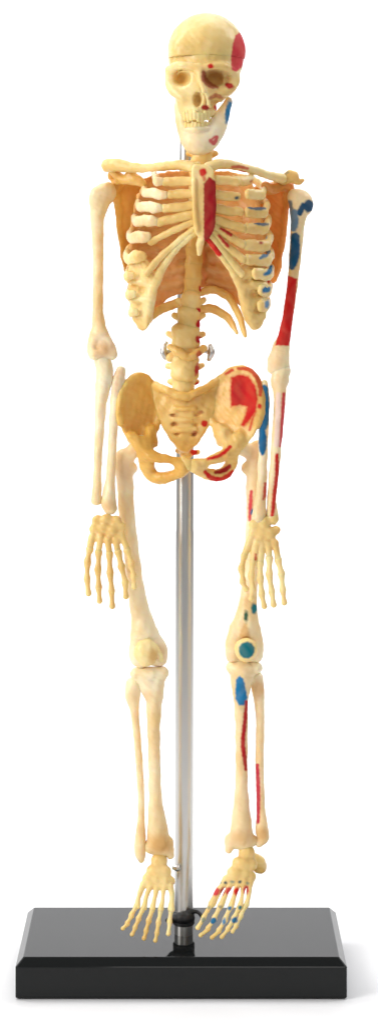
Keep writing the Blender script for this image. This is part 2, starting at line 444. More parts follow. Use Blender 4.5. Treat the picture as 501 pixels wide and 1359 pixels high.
# left of the picture: (front end x,y), outermost x, side y, back y, cartilage to the sternum
cx0 = 262
L = [ # ex, ey, lateral x, lateral y, back y, half height, cartilage points
 (214,240,202,237,222,5.0,[(219,241),(236,240),(254,240)]),
 (219,258,188,255,238,5.2,[(226,258),(240,257),(256,256)]),
 (212,276,181,274,258,5.4,[(218,276),(234,275),(256,272)]),
 (206,293,176,293,278,5.6,[(212,294),(230,290),(256,284)]),
 (196,314,170,316,298,6.0,[(200,321),(222,309),(256,294)]),
 (190,340,166,344,320,6.2,[(193,364),(212,341),(234,322),(258,303)]),
 (184,366,167,370,342,6.4,None),
 (184,391,169,394,364,6.4,None),
 (186,414,173,415,386,6.0,None)]
for i, (ex, ey, lx, ly, by, r, cart) in enumerate(L):
    fr = -92 if i < 6 else -80
    if i > 5: ex = lx+8; r *= .8
    rib([(250,by,2,r*.5),(222,by-4,6,r*.55),((lx+222)/2-6,by,-8,r*.6),(lx+3,(by+ly)/2+2,-38,r*.68),(lx+4,ly,-66,r*.72),((lx+ex)/2+0,(ly*.4+ey*.6)-1,fr+8,r*.84),(ex-7,ey,fr-4,r*.82),(ex+1,ey,fr-7,r*.62)], r, 'pale' if i < 5 else 'cream')
    if cart:
        n = len(cart)
        rib([(x, y, fr-6-(8*j/(n-1)), 5.2 if i < 4 else 4.3) for j, (x, y) in enumerate(cart)], 0, 'cream', 'costal_cartilage', (1,1,.85) if i < 4 else (1,1,.95))
# costal arch, picture left
b = Body(0.9, 0.5)
b.sheet([(171,348),(196,350),(208,372),(203,400),(198,430),(186,437),(177,422),(171,396)], lambda x, y: -84+np.clip(196-x,0,30)*.7, 4, 3, 3)
for hx, hy in ((190,362),(187,385),(184,406)): b.ell((hx,hy,-86), (5.5,9,5.5), 2.5, 0, True)
b.tube([(189,432,-70,6.5),(196,415,-80,7),(199,395,-86,7.5),(205,376,-90,7),(216,354,-95,5.5),(234,330,-101,4.5),(250,315,-105,4),(260,308,-106,4)], 4)
b.tube([(196,372,-86,6),(192,360,-84,5)], 5).tube([(200,380,-88,4),(186,374,-82,4.5),(176,374,-76,5)], 4).tube([(198,400,-86,4),(186,396,-82,4.5),(176,396,-74,5)], 4)
b.tube([(194,420,-78,5),(182,421,-72,6)], 4).tube([(203,372,-88,5),(192,348,-88,5.5)], 4)
b.build('costal_arch', 'cream', cage_o)
R = [
 (322,240,336,236,222,5.0,[(288,238),(300,239),(314,241)]),
 (350,258,352,256,238,5.2,[(286,258),(300,260),(314,260)]),
 (350,282,356,276,258,5.6,[(286,276),(300,279),(318,281)]),
 (349,303,358,297,278,5.8,[(286,291),(302,297),(322,302)]),
 (348,326,360,320,298,6.0,[(284,300),(302,312),(322,324)]),
 (350,345,361,342,320,6.0,[(282,306),(300,326),(322,344)]),
 (350,364,361,364,342,6.0,[(280,312),(298,336),(320,362)]),
 (350,385,359,386,364,6.2,None),
 (349,406,357,406,386,6.0,None)]
RM = {1:[('dot',340,262,12,2.6,SLATE,4,.0)], 2:[('stroke',[(330,275,1.6),(342,276,2.8),(351,276,1.6)],NAVY,.9),('dot',335,259,3,2,DRED)],
      3:[('stroke',[(338,296,1.4),(348,297,2.6),(355,297,1.4)],NAVY,.9)], 4:[('dot',350,314,4,3,SKY),('dot',346,322,2.5,2,DRED)],
      5:[('stroke',[(345,342,1.8),(352,338,3),(357,333,1.8)],BLUE,.9)],
      6:[('stroke',[(351,364,2),(357,360,3.4),(359,353,2)],BLUE,1)], 7:[('dot',353,384,6,4.2,BLUE,-25),('dot',356,372,2,4,CRIM)], 8:[('dot',354,403,3.2,6,SKY)]}
for i, (ex, ey, lx, ly, by, r, cart) in enumerate(R):
    fr = -92 if i < 7 else -84
    mk = RM.get(i, [])
    if i == 0: mk = [('dot',334,240,3,2,DRED,0,.7)]
    rib([(274,by,2,r*.5),(304,by-4,6,r*.55),((lx+304)/2+6,by,-8,r*.6),(lx-3,(by+ly)/2+2,-38,r*.68),(lx-4,ly,-66,r*.72),((lx+ex)/2-4,ey,fr+12,r*.85),(ex-22 if i in (1,2,3,4,5) else ex-12 if i < 7 else ex-4,ey-1,fr-4,r*.8)], r, 'cream', marks=mk)
    if cart:
        n = len(cart); mk = []
        if i == 4: mk = [('stroke',[(293,303,1.8),(306,311,2.4)],CRIM)]
        if i == 5: mk = [('stroke',[(290,312,1.8),(302,326,2.4)],CRIM)]
        if i == 1: mk = [('dot',314,262,3,2,SLATE)]
        rib([(x, y, fr-14+(8*j/(n-1)), 5.3 if i < 4 else 4.8) for j, (x, y) in enumerate(cart)], 0, 'cream', 'costal_cartilage', (1,1,.85), mk)
b = Body(0.9, 0.5)
b.tube([(268,308,-106,4),(280,322,-105,4.5),(294,340,-102,4.5),(306,356,-98,4.5),(316,374,-92,5.5),(324,394,-88,7.5),(331,414,-82,10),(338,428,-74,9)], 4)
b.sheet([(318,352),(346,350),(354,372),(353,400),(350,424),(340,436),(330,424),(324,396)], lambda x, y: -84+np.clip(x-328,0,30)*.7, 4, 3, 3)
for hx, hy in ((327,362),(337,392),(342,411)): b.ell((hx,hy,-88), (4.5,9,5), 2.5, 0, True)
b.tube([(322,382,-90,6),(338,378,-86,6),(350,378,-78,5)], 4).tube([(328,402,-86,6),(344,400,-78,6)], 4).tube([(336,424,-78,7),(346,418,-70,6)], 4)
b.tube([(318,370,-90,5),(332,362,-88,5.5)], 4)
b.stroke([(270,312,4),(280,322,4.5),(290,336,4.2)], RED)
b.build('costal_arch', 'cream', cage_o)
# floating ribs below the cage wall
for pts in ([(248,398,-20,4.5),(232,403,-14,5),(214,410,-22,5),(200,420,-44,5),(192,428,-64,5)],
            [(258,391,-20,4),(280,384,-14,4.2),(300,392,-20,4.5),(312,408,-38,4.6),(320,428,-54,4),(325,445,-62,2.6)],
            [(260,412,-20,4.5),(280,409,-14,4.8),(298,418,-24,4.8),(308,430,-38,4),(314,441,-46,2.4)]):
    rib(pts, 0, 'gold', sc=(1,1,.8))
# sternum
b = Body(0.8, 0.3)
b.sheet([(254,222),(264,218),(276,219),(284,228),(282,244),(284,270),(284,300),(280,312),(272,318),(262,314),(256,300),(255,262)], lambda x, y: -112+0.03*np.abs(y-270)+0*x, 4.5, 3, 3)
b.tube([(257,240,-115,3.5),(258,275,-116,3.2),(261,304,-115,3)], 3)
b.tube([(283,240,-112,2.5),(284,275,-113,2.5),(281,302,-112,2.5)], 3)
b.tube([(268,314,-108,5),(265,324,-106,5),(264,336,-104,3)], 3)
b.patch([(270,243),(277,234),(286,240),(289,265),(288,290),(283,306),(278,316),(276,330),(271,332),(270,312)], DRED)
b.dot(269,228,5,5.5,RED,0).patch([(266,232),(271,232),(274,238),(270,240)], RED, .7)
b.build('sternum', 'cream', cage_o, 'breastbone painted dark red down one half')

# ================================================================== SHOULDERS
b = Body(0.9, 0.4)
b.tube([(143,219,-34,9),(158,219,-46,8.5),(174,222,-58,6.8),(196,222,-70,5.6),(220,220,-84,5.8),(240,218,-96,6.6),(254,221,-104,7)], 3)
b.tube([(254,221,-102,5),(262,217,-100,4)], 3)
b.build('clavicle', 'cream', skel)
b = Body(0.9, 0.4)
b.tube([(276,222,-104,7),(290,217,-98,6.6),(310,219,-84,5.8),(332,224,-68,5.2),(354,231,-54,5.4),(374,237,-42,6.5)], 3)
b.stroke([(309,229,1.8),(318,228,2.6),(328,230,1.8)], RED)
b.stroke([(308,221,1.8),(318,221,2.4),(328,223,1.8)], RED, .8)
b.build('clavicle', 'cream', skel)

def scapula(poly, depf, bits, mat, label=None, marks=()):
    b = Body(1.0, 0.5)
    b.sheet(poly, depf, 2.6, 3, 1.5)
    for t in bits: b.tube(t, 5)
    for m in marks: getattr(b, m[0])(*m[1:])
    return b.build('scapula', mat, skel, label)
scapula([(155,236),(176,234),(206,243),(212,280),(200,330),(182,362),(168,366),(163,345),(158,310),(153,272)], lambda x, y: 4-np.clip(190-x, 0, 60)*.45,
        [[(152,262,-14,6),(153,248,-18,8),(160,238,-20,7)], [(156,262,-14,3.5),(159,310,-10,3),(167,356,-6,3.2)],
         [(152,224,-26,6),(148,234,-16,5),(162,238,-10,5),(196,244,2,4)]], 'amber')
scapula([(388,238),(366,242),(330,252),(318,280),(330,330),(352,370),(366,374),(372,345),(378,310),(382,272)], lambda x, y: 4-np.clip(x-345, 0, 60)*.45,
        [[(384,266,-14,6),(382,250,-18,8),(374,240,-20,7)], [(380,262,-14,3.5),(376,310,-10,3),(367,362,-6,3.2)],
         [(374,246,-24,7),(360,250,-40,7.5),(352,246,-46,6)], [(340,252,2,4),(372,242,-10,5)]], 'orange')
b = Body(0.8, 0.4)
b.tube([(148,224,-34,6),(156,233,-36,6),(166,238,-40,6.5),(180,238,-46,7.5),(189,243,-46,5.5)], 4).ell((174,230,-44),(7,6,5),4).ell((158,240,-30),(6,6,6),4)
b.dot(157,231,5,4,TRANSLUCENT_TINT,0,.7,2)
b.build('coracoid', 'gold', skel)
b = Body(0.8, 0.4)
b.tube([(368,240,-30,6),(380,236,-34,7.5),(390,232,-36,6)], 4).tube([(384,230,-38,5.5),(394,240,-36,5),(401,239,-34,3)], 4)
b.stroke([(374,233,1),(381,228,1.6)], SLATE, .6)
b.build('acromion', 'gold', skel)

# ================================================================== ARMS
b = Body(0.9, 0.35)   # humerus, picture left
b.tube([(136,258,-34,14),(132,270,-35,12.5),(129,292,-36,9),(130,330,-36,7.3),(130,380,-35,7),(130,415,-34,7.5),(132,440,-34,10)], 4, n=6)
b.ell((142,255,-30), (12,13,14), 4)
b.ell((127,262,-40), (9,9,14), 4)
b.tube([(126,442,-34,7),(123,462,-34,7.5),(124,470,-34,7)], 4).tube([(136,442,-34,7),(145,460,-34,8),(149,470,-34,6.5)], 4)
b.tube([(126,470,-40,7.5),(136,468,-40,7),(148,470,-38,7)], 4).ell((137,460,-36),(9,7,14),4).dot(136,464,12,11,TRANSLUCENT_TINT,0,.6,5)
b.build('humerus', 'pale', skel)
b = Body(0.9, 0.35)
b.tube([(136,478,-34,11),(139,492,-36,11.5),(137,512,-38,10.5),(134,535,-42,8),(132,570,-46,6.6),(130,610,-50,5.2),(129,640,-53,5.8),(128,664,-56,7)], 3, n=6)
b.build('ulna', 'pale', skel)
b = Body(0.9, 0.35)
b.tube([(160,492,-36,6.5),(157,505,-38,8),(153,530,-42,7),(150,570,-46,6),(148,610,-50,6),(146,640,-53,6.6),(144,664,-56,10),(146,674,-57,9)], 3, n=6)
b.stroke([(157,494,5),(154,520,4)],TRANSLUCENT_TINT,.5,4).dot(142,672,10,6,TRANSLUCENT_TINT,0,.4,4)
b.build('radius', 'pale', skel)
def hand(carp, meta, fingers, mat, marks=(), fmarks={}, label=None):
    b = Body(0.7, 0.25)
    for (x, y, d, r) in carp: b.ell((x, y, d), (r*1.02, r*.7, r*.9), 4.0, (x*37+y*11) % 90)
    for m in meta: b.tube(m, 1.5)
    for m in marks: getattr(b, m[0])(*m[1:])
    ho = b.build('hand', mat, skel, label)
    for i, f in enumerate(fingers):
        b = Body(0.6, 0.2); n = len(f)
        for j in range(n-1):
            (x0,y0,d0), (x1,y1,d1) = f[j], f[j+1]; r = 5.1-.35*j
            b.tube([(x0,y0+1.2,d0,r),((x0+x1)/2,(y0+y1)/2,(d0+d1)/2-.5,r*.66),(x1,y1-1.2,d1,r*.9)], 1.6, n=4)
        for m in fmarks.get(i, []): getattr(b, m[0])(*m[1:])
        b.build('finger', mat, ho)
    return ho
hand([(129,690,-58,7),(141,689,-60,8),(153,692,-60,8),(160,700,-61,7),(126,702,-60,8),(137,702,-62,8),(149,705,-63,8.5),(160,712,-63,7),(124,714,-62,6),(133,714,-64,6),(144,717,-65,6),(154,718,-65,5.5)],
     [[(123,712,-62,5),(119,728,-64,4)],[(133,714,-64,4.5),(131,734,-66,3.6)],[(143,716,-65,4.5),(145,738,-67,3.6)],[(153,716,-65,4.5),(158,738,-67,3.6)],[(163,714,-64,4.5),(170,732,-66,3.6)]],
     [[(119,728,-64),(116,746,-66),(115.5,768,-68),(117.5,789,-70)],[(131,732,-66),(130,756,-68),(131,779,-70),(132,799,-72)],[(145,734,-67),(146,760,-69),(148,784,-71),(149,806,-73)],
      [(157,732,-67),(161,752,-69),(166,773,-71),(167,793,-73)],[(169,730,-66),(174,748,-68),(177,765,-70),(178,780,-72)]], 'cream')

b = Body(0.9, 0.35)   # humerus, picture right
b.tube([(398,264,-34,13),(397,275,-35,13),(395,295,-36,9.5),(392,330,-36,8.2),(390,355,-36,7.4),(387,380,-35,7),(383,410,-34,7),(378,440,-34,8),(374,458,-34,9.5)], 4, n=6)
b.ell((391,262,-32), (10,12,12), 4).ell((407,271,-36), (8,9,13), 4)
b.tube([(372,462,-36,11),(370,480,-38,14),(372,492,-36,12)], 4, (1,1.1,1)).tube([(362,478,-36,7),(360,490,-36,6)], 4)
b.dot(409,273,7,8.5,NAVY).stroke([(384,268,3.2),(385,280,4)],NAVY,.8).stroke([(402,272,3.5),(397,282,4)],NAVY).stroke([(390,282,5),(390,296,5.5),(389,303,4)],BLUE,.85)
b.stroke([(391,314,6),(391,332,6.5),(389,346,6),(387,354,4)],lin((8,80,118)))
b.patch([(378,364),(384,366),(394,370),(392,395),(389,420),(386,445),(383,459),(365,458),(368,440),(373,410),(376,385)], RED)
b.dot(367,482,8,10,TRANSLUCENT_TINT,0,.3,5).dot(387,474,3,5,CRIM,0,.6)
b.build('humerus', 'pale', skel, 'upper arm bone painted blue near the shoulder and red below')
b = Body(0.9, 0.35)
b.tube([(373,492,-38,12),(370,506,-40,11),(371,520,-42,8.5),(370,545,-46,7.5),(367,580,-50,7),(365,610,-53,6.5),(362,640,-56,6.2),(360,665,-58,6),(361,684,-59,8)], 3, n=6)
b.ell((378,505,-40),(6,7,7),3)
b.stroke([(376,522,2),(375,545,2.6),(373,575,2.6),(371,592,1.8)],ROSE).stroke([(367,604,2.4),(367,630,2.8),(364,655,2.8),(361,684,2.4)],RED)
b.stroke([(369,524,3.5),(367,590,3.5)],lin((244,212,206)),.7)
b.build('ulna', 'pale', skel, 'forearm bone with long red stripes')
b = Body(0.9, 0.35)
b.tube([(350,508,-40,4),(350,522,-42,7),(350,550,-46,6.5),(349,580,-50,6.3),(348,610,-53,6.3),(347,640,-56,6.4),(345,665,-58,7.5),(343,686,-60,9.5)], 3, n=6)
b.stroke([(350,516,5.5),(350,535,6.8),(350,556,6.8),(349,568,4)],BLUE).stroke([(347,566,3),(348,580,5.4),(348,594,5),(348,602,2.5)],lin((6,100,148)))
b.stroke([(352,642,2.4),(351,655,2.4),(349,662,1.5)],RED,.9)
b.build('radius', 'pale', skel, 'forearm bone with a long blue patch')
hand([(338,696,-62,8),(350,694,-63,9),(362,688,-62,8),(336,708,-63,7.5),(347,708,-64,8.5),(358,708,-64,8.5),(366,704,-62,6),(333,718,-64,6.5),(343,720,-66,7),(353,722,-66,6.5),(363,722,-65,6.5)],
     [[(333,716,-64,5.5),(324,736,-68,4.5)],[(340,720,-66,5.5),(335,745,-69,4.6)],[(347,722,-66,5),(345,748,-69,4.4)],[(356,724,-66,4.5),(357,742,-68,3.8)],[(365,724,-65,4.5),(369,744,-67,3.8)]],
     [[(324,736,-68),(320,755,-71),(322,772,-73),(326,783,-74)],[(335,744,-69),(333,764,-72),(335,782,-74),(333,796,-76)],[(345,746,-69),(345,768,-72),(347,788,-74),(350,806,-76)],
      [(357,740,-68),(357,762,-71),(360,785,-73),(363,804,-75)],[(369,742,-67),(373,762,-70),(375,783,-72),(377,801,-74)]], 'cream',
     [('stroke',[(339,736,1.2),(338,748,1.7),(337,760,1.2)],RED,.9)])

# ================================================================== PELVIS
b = Body(0.9, 0.5)
b.sheet([(203,510),(222,512),(244,522),(268,512),(288,508),(291,524),(286,546),(275,568),(261,589),(245,600),(232,591),(216,569),(207,546),(201,525)], lambda x, y: -26+0.004*(x-245)**2+0.0018*np.clip(y-520,0,90)**2-0.16*np.clip(y-520,0,90), 6, 5, 4)
b.tube([(204,510,-20,5),(220,517,-34,5),(243,526,-40,6),(268,517,-34,5),(288,505,-20,5)], 4)
b.tube([(243,590,-18,9),(246,604,-14,7),(248,620,-10,4.5)], 4).tube([(236,598,-14,4),(252,600,-14,4)], 3).tube([(262,600,-14,3),(250,602,-14,4)], 3)
for x, y in ((229,551),(231,563),(234,576),(262,551),(260,564),(256,577)): b.ell((x,y,-34),(3.6,4.5,2.2),3.5,0,True)
for yy in (548,562,576): b.tube([(232,yy-6,-34,2.5),(245,yy-5,-37,3),(258,yy-6,-34,2.5)], 4)
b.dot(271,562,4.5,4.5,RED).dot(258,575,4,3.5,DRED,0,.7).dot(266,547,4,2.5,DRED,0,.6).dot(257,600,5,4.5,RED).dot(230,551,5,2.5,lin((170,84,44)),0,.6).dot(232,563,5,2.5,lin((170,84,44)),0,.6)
b.build('sacrum', 'gold', skel)
def hip(mir, mat, marks, label, top, ring, crest):
    b = Body(0.9, 0.45)
    sx = -1 if mir else 1
    b.sheet(top, lambda x, y: -20-np.clip((243-x)*sx-34, 0, 60)*.55+0.010*(np.clip(y-545,-60,60))**2*.5-np.clip(y-560,0,60)*.35, 3.6, 6, 3)
    for t in crest: b.tube(t, 6)
    for t in ring: b.tube(t, 9)
    for m in marks: getattr(b, m[0])(*m[1:])
    return b.build('hip_bone', mat, skel, label)
hip(False, 'amber', [], 'plain honey coloured hip bone',
    [(182,498),(198,503),(206,522),(210,545),(209,566),(201,578),(199,594),(186,600),(172,584),(160,562),(158,540),(163,512)],
    [[(196,585,-44,9),(192,603,-46,8),(198,616,-48,5.5)], [(176,580,-50,7),(190,598,-54,8),(205,606,-60,7),(226,610,-66,5.5),(244,615,-68,6.5)],
     [(194,606,-46,8),(196,624,-42,8.5),(208,634,-44,8.5),(226,632,-54,7),(243,624,-66,7)], [(200,570,-36,6),(204,588,-36,5)]],
    [[(160,560,-50,4),(158,540,-50,4),(164,514,-40,4.5),(182,499,-26,5),(198,504,-20,4.5),(207,522,-18,5),(211,548,-22,5),(208,566,-28,4.5)]])
hip(True, 'gold', [
    ('patch',[(306,500),(318,496),(330,499),(339,512),(342,530),(339,547),(331,558),(323,567),(319,564),(324,552),(327,540),(318,538),(306,540),(305,522)],RED,1,1.8),
    ('dot',315,520,9,20,DRED,0,.6,4),
    ('stroke',[(299,496,1.8),(308,491,2.2)],RED,.9),
    ('stroke',[(316,489,2.2),(330,490,3),(340,500,3),(345,514,3.2),(345,524,2.4)],RED,.85),
    ('stroke',[(331,570,1.8),(334,558,1.8),(339,545,1.6)],RED,.8),('dot',344,539,3,3.5,RED),
    ('stroke',[(276,609,2),(292,604,2.6),(305,593,2.6)],RED),('stroke',[(272,626,2.5),(280,634,3.5),(294,636,3.5),(308,627,3.5)],RED),
    ('stroke',[(286,627,2.5),(297,624,3.5),(304,619,3)],DRED)],
    'hip bone with a large red patch in its hollow and red stripes along its rim',
    [(316,490),(302,496),(286,508),(279,530),(277,556),(290,570),(294,594),(312,602),(328,586),(342,564),(347,540),(344,510),(334,493)],
    [[(296,575,-44,9),(304,590,-46,9),(306,606,-48,7)], [(318,582,-50,8),(310,594,-54,8),(292,606,-60,7),(272,613,-66,6),(256,616,-68,7)],
     [(305,604,-46,7),(305,618,-42,7.5),(294,630,-44,8),(276,629,-54,7.5),(260,622,-66,7)], [(288,568,-36,6),(292,585,-36,5)]],
    [[(342,564,-50,4),(347,540,-52,4.5),(344,510,-40,4.8),(328,492,-30,5),(312,490,-24,5),(298,498,-20,5),(284,512,-18,5),(278,540,-22,5),(280,560,-28,4.5)]])
b = Body(0.8, 0.2); b.tube([(243,612,-68,5),(249,616,-70,5.5),(256,617,-68,5)], 2, (1,1,.7)); b.build('pubic_joint', 'gold', skel)

# ================================================================== LEGS
b = Body(1.0, 0.4)   # femur, picture left
b.ell((186,590,-38), (13,14,13), 4)
b.tube([(184,592,-38,9),(172,602,-36,10),(164,612,-34,11)], 4)
b.tube([(163,604,-32,9),(164,618,-32,12),(166,640,-33,11),(168,680,-35,10.6),(174,730,-37,10.2),(180,780,-38,11.2),(186,812,-38,13),(191,838,-38,17)], 5, n=6)
b.ell((175,622,-30), (7,7,8), 4)
b.tube([(184,846,-38,11),(182,866,-38,11),(184,874,-38,10)], 4).tube([(200,844,-38,11),(209,862,-38,12.5),(210,870,-38,11)], 4)
b.tube([(182,874,-38,8.5),(196,875,-34,8),(211,875,-38,9.5)], 4).tube([(186,874,-40,8),(188,880,-40,7)], 4).dot(166,626,10,18,TRANSLUCENT_TINT,0,.5,6).dot(212,866,9,14,TRANSLUCENT_TINT,-20,.45,5).stroke([(186,590,6),(172,602,6)],TRANSLUCENT_TINT,.3,5)
b.build('femur', 'pale', skel)
b = Body(0.8, 0.4)
b.ell((193,868,-53), (15,10,17), 3, 20).tube([(186,854,-50,4),(198,853,-54,4.5),(210,866,-52,4),(214,876,-48,3)], 3).dot(203,871,6,10,TRANSLUCENT_TINT,0,.6,3)
b.build('patella', 'cream', skel)
b = Body(0.9, 0.4)
b.tube([(181,894,-38,8),(196,895,-38,9.5),(215,893,-38,8.5)], 4, (1,.7,1)).tube([(187,897,-38,9),(197,908,-38,13),(203,922,-40,12)], 4)
b.tube([(210,898,-38,9),(206,918,-40,11),(204,940,-41,10),(204,975,-41,8.4),(205,1020,-40,8),(206,1060,-39,8.6),(208,1090,-38,12),(210,1115,-37,15)], 4, n=6)
b.tube([(200,1124,-37,9),(212,1126,-37,10),(222,1130,-37,7)], 4).tube([(222,1118,-37,8),(226,1136,-37,5)], 3)
b.dot(206,958,6,8,lin((240,206,140)),0,.5,2).dot(212,1122,14,12,TRANSLUCENT_TINT,0,.6,5).dot(192,925,8,8,TRANSLUCENT_TINT,0,.4,4)
b.build('tibia', 'pale', skel)
b = Body(0.9, 0.35)
b.tube([(177,910,-34,11),(176,922,-34,10.5),(178,942,-35,6),(181,970,-36,5),(185,1020,-37,4.8),(187,1060,-37,4.6),(187,1090,-37,5),(186,1115,-37,7.5),(186,1134,-38,7),(187,1142,-38,4)], 3, n=6)
b.build('fibula', 'pale', skel)

b = Body(1.0, 0.4)   # femur, picture right
b.ell((312,592,-38), (12,13,12), 4)
b.tube([(316,592,-38,9),(328,598,-36,9.5),(338,604,-34,10)], 4)
b.tube([(340,592,-32,8),(340,608,-32,12.5),(338,630,-33,11.5),(337,660,-34,11),(336,700,-36,10.5),(333,750,-37,10.3),(330,785,-38,11),(328,808,-38,13),(325,832,-38,18)], 5, n=6)
b.ell((328,622,-30), (8,7,9), 4)
b.tube([(314,836,-38,11),(310,858,-38,12),(311,868,-38,10)], 4).tube([(336,836,-38,10),(338,858,-38,11.5),(338,868,-38,10)], 4)
b.tube([(308,870,-38,9),(324,872,-36,9),(340,870,-38,8)], 4)
b.dot(338,604,10,12,TRANSLUCENT_TINT,0,.5,6).dot(316,872,16,5,TRANSLUCENT_TINT,0,.3,3).stroke([(333,652,2),(332,670,2.8),(331,690,2)],ROSE).dot(336,680,4,5,BLUE).dot(337,808,4,7,TEAL).dot(326,818,2.8,7.5,GREEN)
b.stroke([(325,830,3),(324,842,7)],lin((222,166,88)),.7,2)
b.build('femur', 'pale', skel, 'thigh bone with a red stripe and small blue and green dots')
b = Body(0.8, 0.3)
b.ell((326,863,-56), (15,9,16), 3)
b.dot(327,863,10.5,11,TEAL)
b.build('patella', 'cream', skel, 'round kneecap with a teal disc')
b = Body(0.9, 0.4)
b.tube([(308,886,-38,8.5),(324,888,-38,9),(340,887,-38,8)], 4, (1,.7,1))
b.tube([(321,894,-40,17),(320,910,-42,13),(319,930,-43,9.5),(320,960,-43,8.4),(320,1010,-41,8),(320,1050,-40,8.8),(320,1085,-38,12.5),(320,1108,-37,15)], 4, n=6)
b.tube([(306,1116,-37,8),(303,1128,-37,5)], 3).tube([(308,1116,-37,9),(322,1118,-37,11),(334,1116,-36,8)], 4)
b.dot(318,1112,15,9,TRANSLUCENT_TINT,0,.45,5).patch([(313,902),(318,897),(323,902),(326,916),(328,926),(325,936),(317,937),(312,928),(312,914)], lin((6,118,170)))
b.stroke([(327,932,2.4),(325,955,2.8),(322,985,3),(324,1005,3),(326,1022,2)],CRIM)
b.build('tibia', 'pale', skel, 'shin bone with a blue patch below the knee and a red stripe')
b = Body(0.9, 0.35)
b.tube([(342,900,-34,7),(342,916,-34,8.5),(344,935,-35,6.5),(345,965,-36,5.6),(344,1010,-37,5.6),(345,1050,-37,5.4),(346,1080,-37,6),(347,1100,-37,8.5),(348,1112,-37,8),(343,1120,-38,5)], 3, n=6)
b.ell((334,902,-36),(6,7,6),3).dot(344,915,8,12,TRANSLUCENT_TINT,0,.6,4).dot(348,1108,8,9,TRANSLUCENT_TINT,0,.6,4)
b.stroke([(341,1016,2.4),(342,1045,3),(342,1070,3),(342,1092,2)],lin((196,36,66)))
b.build('fibula', 'pale', skel, 'slim outer shin bone with a crimson stripe')

def foot(lumps, heel, rays, toes, mat, marks, tmarks, label):
    b = Body(0.7, 0.3)
    for (x, y, d, rx, rz) in lumps: b.ell((x, y, d), (rx, rx*.8, rz), 3.5)
    b.tube(heel, 3)
    for m in rays: b.tube(m, 1.2)
    for m in marks: getattr(b, m[0])(*m[1:])
    fo = b.build('foot', mat, skel, label)
    for i, f in enumerate(toes):
        b = Body(0.6, 0.15); n = len(f)
        for j in range(n-1):
            (x0,y0,d0), (x1,y1,d1) = f[j], f[j+1]; r = 3.7-.3*j
            b.tube([(x0,y0+1,d0,r),((x0+x1)/2,(y0+y1)/2,(d0+d1)/2-.5,r*.72),(x1,y1-1,d1,r*.95)], 1.5, n=4)
        for m in tmarks: getattr(b, m[0])(*m[1:])
        b.build('toe', mat, fo)
# depth grows toward the camera with distance down the foot
foot([(211,1143,-40,11,10),(205,1156,-44,11,9),(216,1158,-44,11,9),(197,1166,-47,8,7),(207,1168,-48,8,7),(218,1168,-48,8,7),(226,1170,-46,6,7),(192,1174,-49,6,5),(200,1176,-50,6,5),(211,1177,-51,6,5),(221,1177,-50,6,5)],
     [(210,1150,-34,9),(210,1162,-20,9),(211,1168,-12,8)],
     [[(190,1174,-50,4.5),(184,1190,-55,3),(182,1203,-59,4.2)],[(199,1177,-51,4),(194,1192,-56,2.5),(191,1205,-60,4)],[(208,1178,-52,4),(205,1193,-57,2.5),(202,1207,-61,4)],
      [(217,1178,-52,4),(216,1193,-57,2.5),(213,1208,-61,4)],[(226,1176,-50,4.5),(228,1192,-55,3.2),(227,1207,-60,4.8)]],
     [[(181,1202,-59),(174,1216,-63),(169,1226,-66),(163,1234,-69)],[(190,1205,-60),(184,1220,-64),(179,1232,-67),(175,1242,-70)],[(202,1207,-61),(197,1223,-65),(194,1236,-68),(191,1247,-71)],
      [(213,1208,-61),(210,1225,-65),(208,1239,-69),(206,1250,-72)],[(227,1207,-60),(225,1224,-64),(223,1241,-69)]], 'cream', [], [], None)
tm = [('dot',283,1223,4.5,4.5,BLUE),('dot',297,1224,2.5,5,SKY),('dot',311,1222,4.5,4,BLUE,-20),('dot',270,1222,3,4,TEAL,0,.7),('dot',304,1206,3,2.5,BLUE),('dot',318,1205,2.5,2.5,TEAL),('dot',292,1204,2.5,2,SLATE,0,.6),('dot',276,1205,2.5,2.5,TEAL,0,.5)]
foot([(327,1132,-40,11,10),(320,1146,-44,12,9),(330,1148,-42,11,9),(311,1158,-48,10,8),(322,1160,-47,10,8),(332,1164,-45,7,8),(302,1168,-50,7,6),(311,1170,-51,7,6),(321,1171,-51,7,6),(330,1173,-49,6,6)],
     [(328,1140,-34,9),(340,1144,-22,10),(344,1150,-16,10)],
     [[(300,1168,-50,5),(289,1184,-56,4),(281,1200,-60,5)],[(307,1171,-51,4.5),(299,1188,-57,3),(293,1202,-61,4.2)],[(316,1172,-52,4.5),(311,1188,-57,3),(306,1204,-61,4)],
      [(323,1174,-51,4),(321,1190,-56,2.6),(318,1204,-60,4)],[(331,1176,-49,4),(329,1190,-54,3),(327,1201,-58,3.6)]],
     [[(280,1200,-60),(270,1219,-65),(262,1233,-69)],[(292,1202,-61),(284,1220,-65),(276,1233,-68),(266,1243,-71)],[(305,1204,-61),(298,1222,-65),(290,1236,-69),(281,1246,-72)],
      [(317,1204,-60),(310,1220,-64),(302,1234,-68),(294,1245,-71)],[(326,1201,-58),(319,1216,-62),(313,1229,-66),(308,1238,-69)]], 'cream',
     [('dot',286,1184,5,6,ROSE,30),('dot',295,1184,3.5,6,CRIM,20),('dot',303,1183,4,5.5,ROSE,20),('dot',314,1184,4,5.5,RED,0),('dot',326,1182,4,6,ROSE,0),
      ('dot',291,1172,2.5,2,TEAL),('dot',299,1172,2,2,SLATE),('dot',308,1171,2.5,1.8,TEAL,0,.7),('dot',318,1171,2.5,1.8,SLATE),('dot',328,1173,2,2,TEAL,0,.6)]+tm, tm,
     'foot with rows of small red and teal marks')

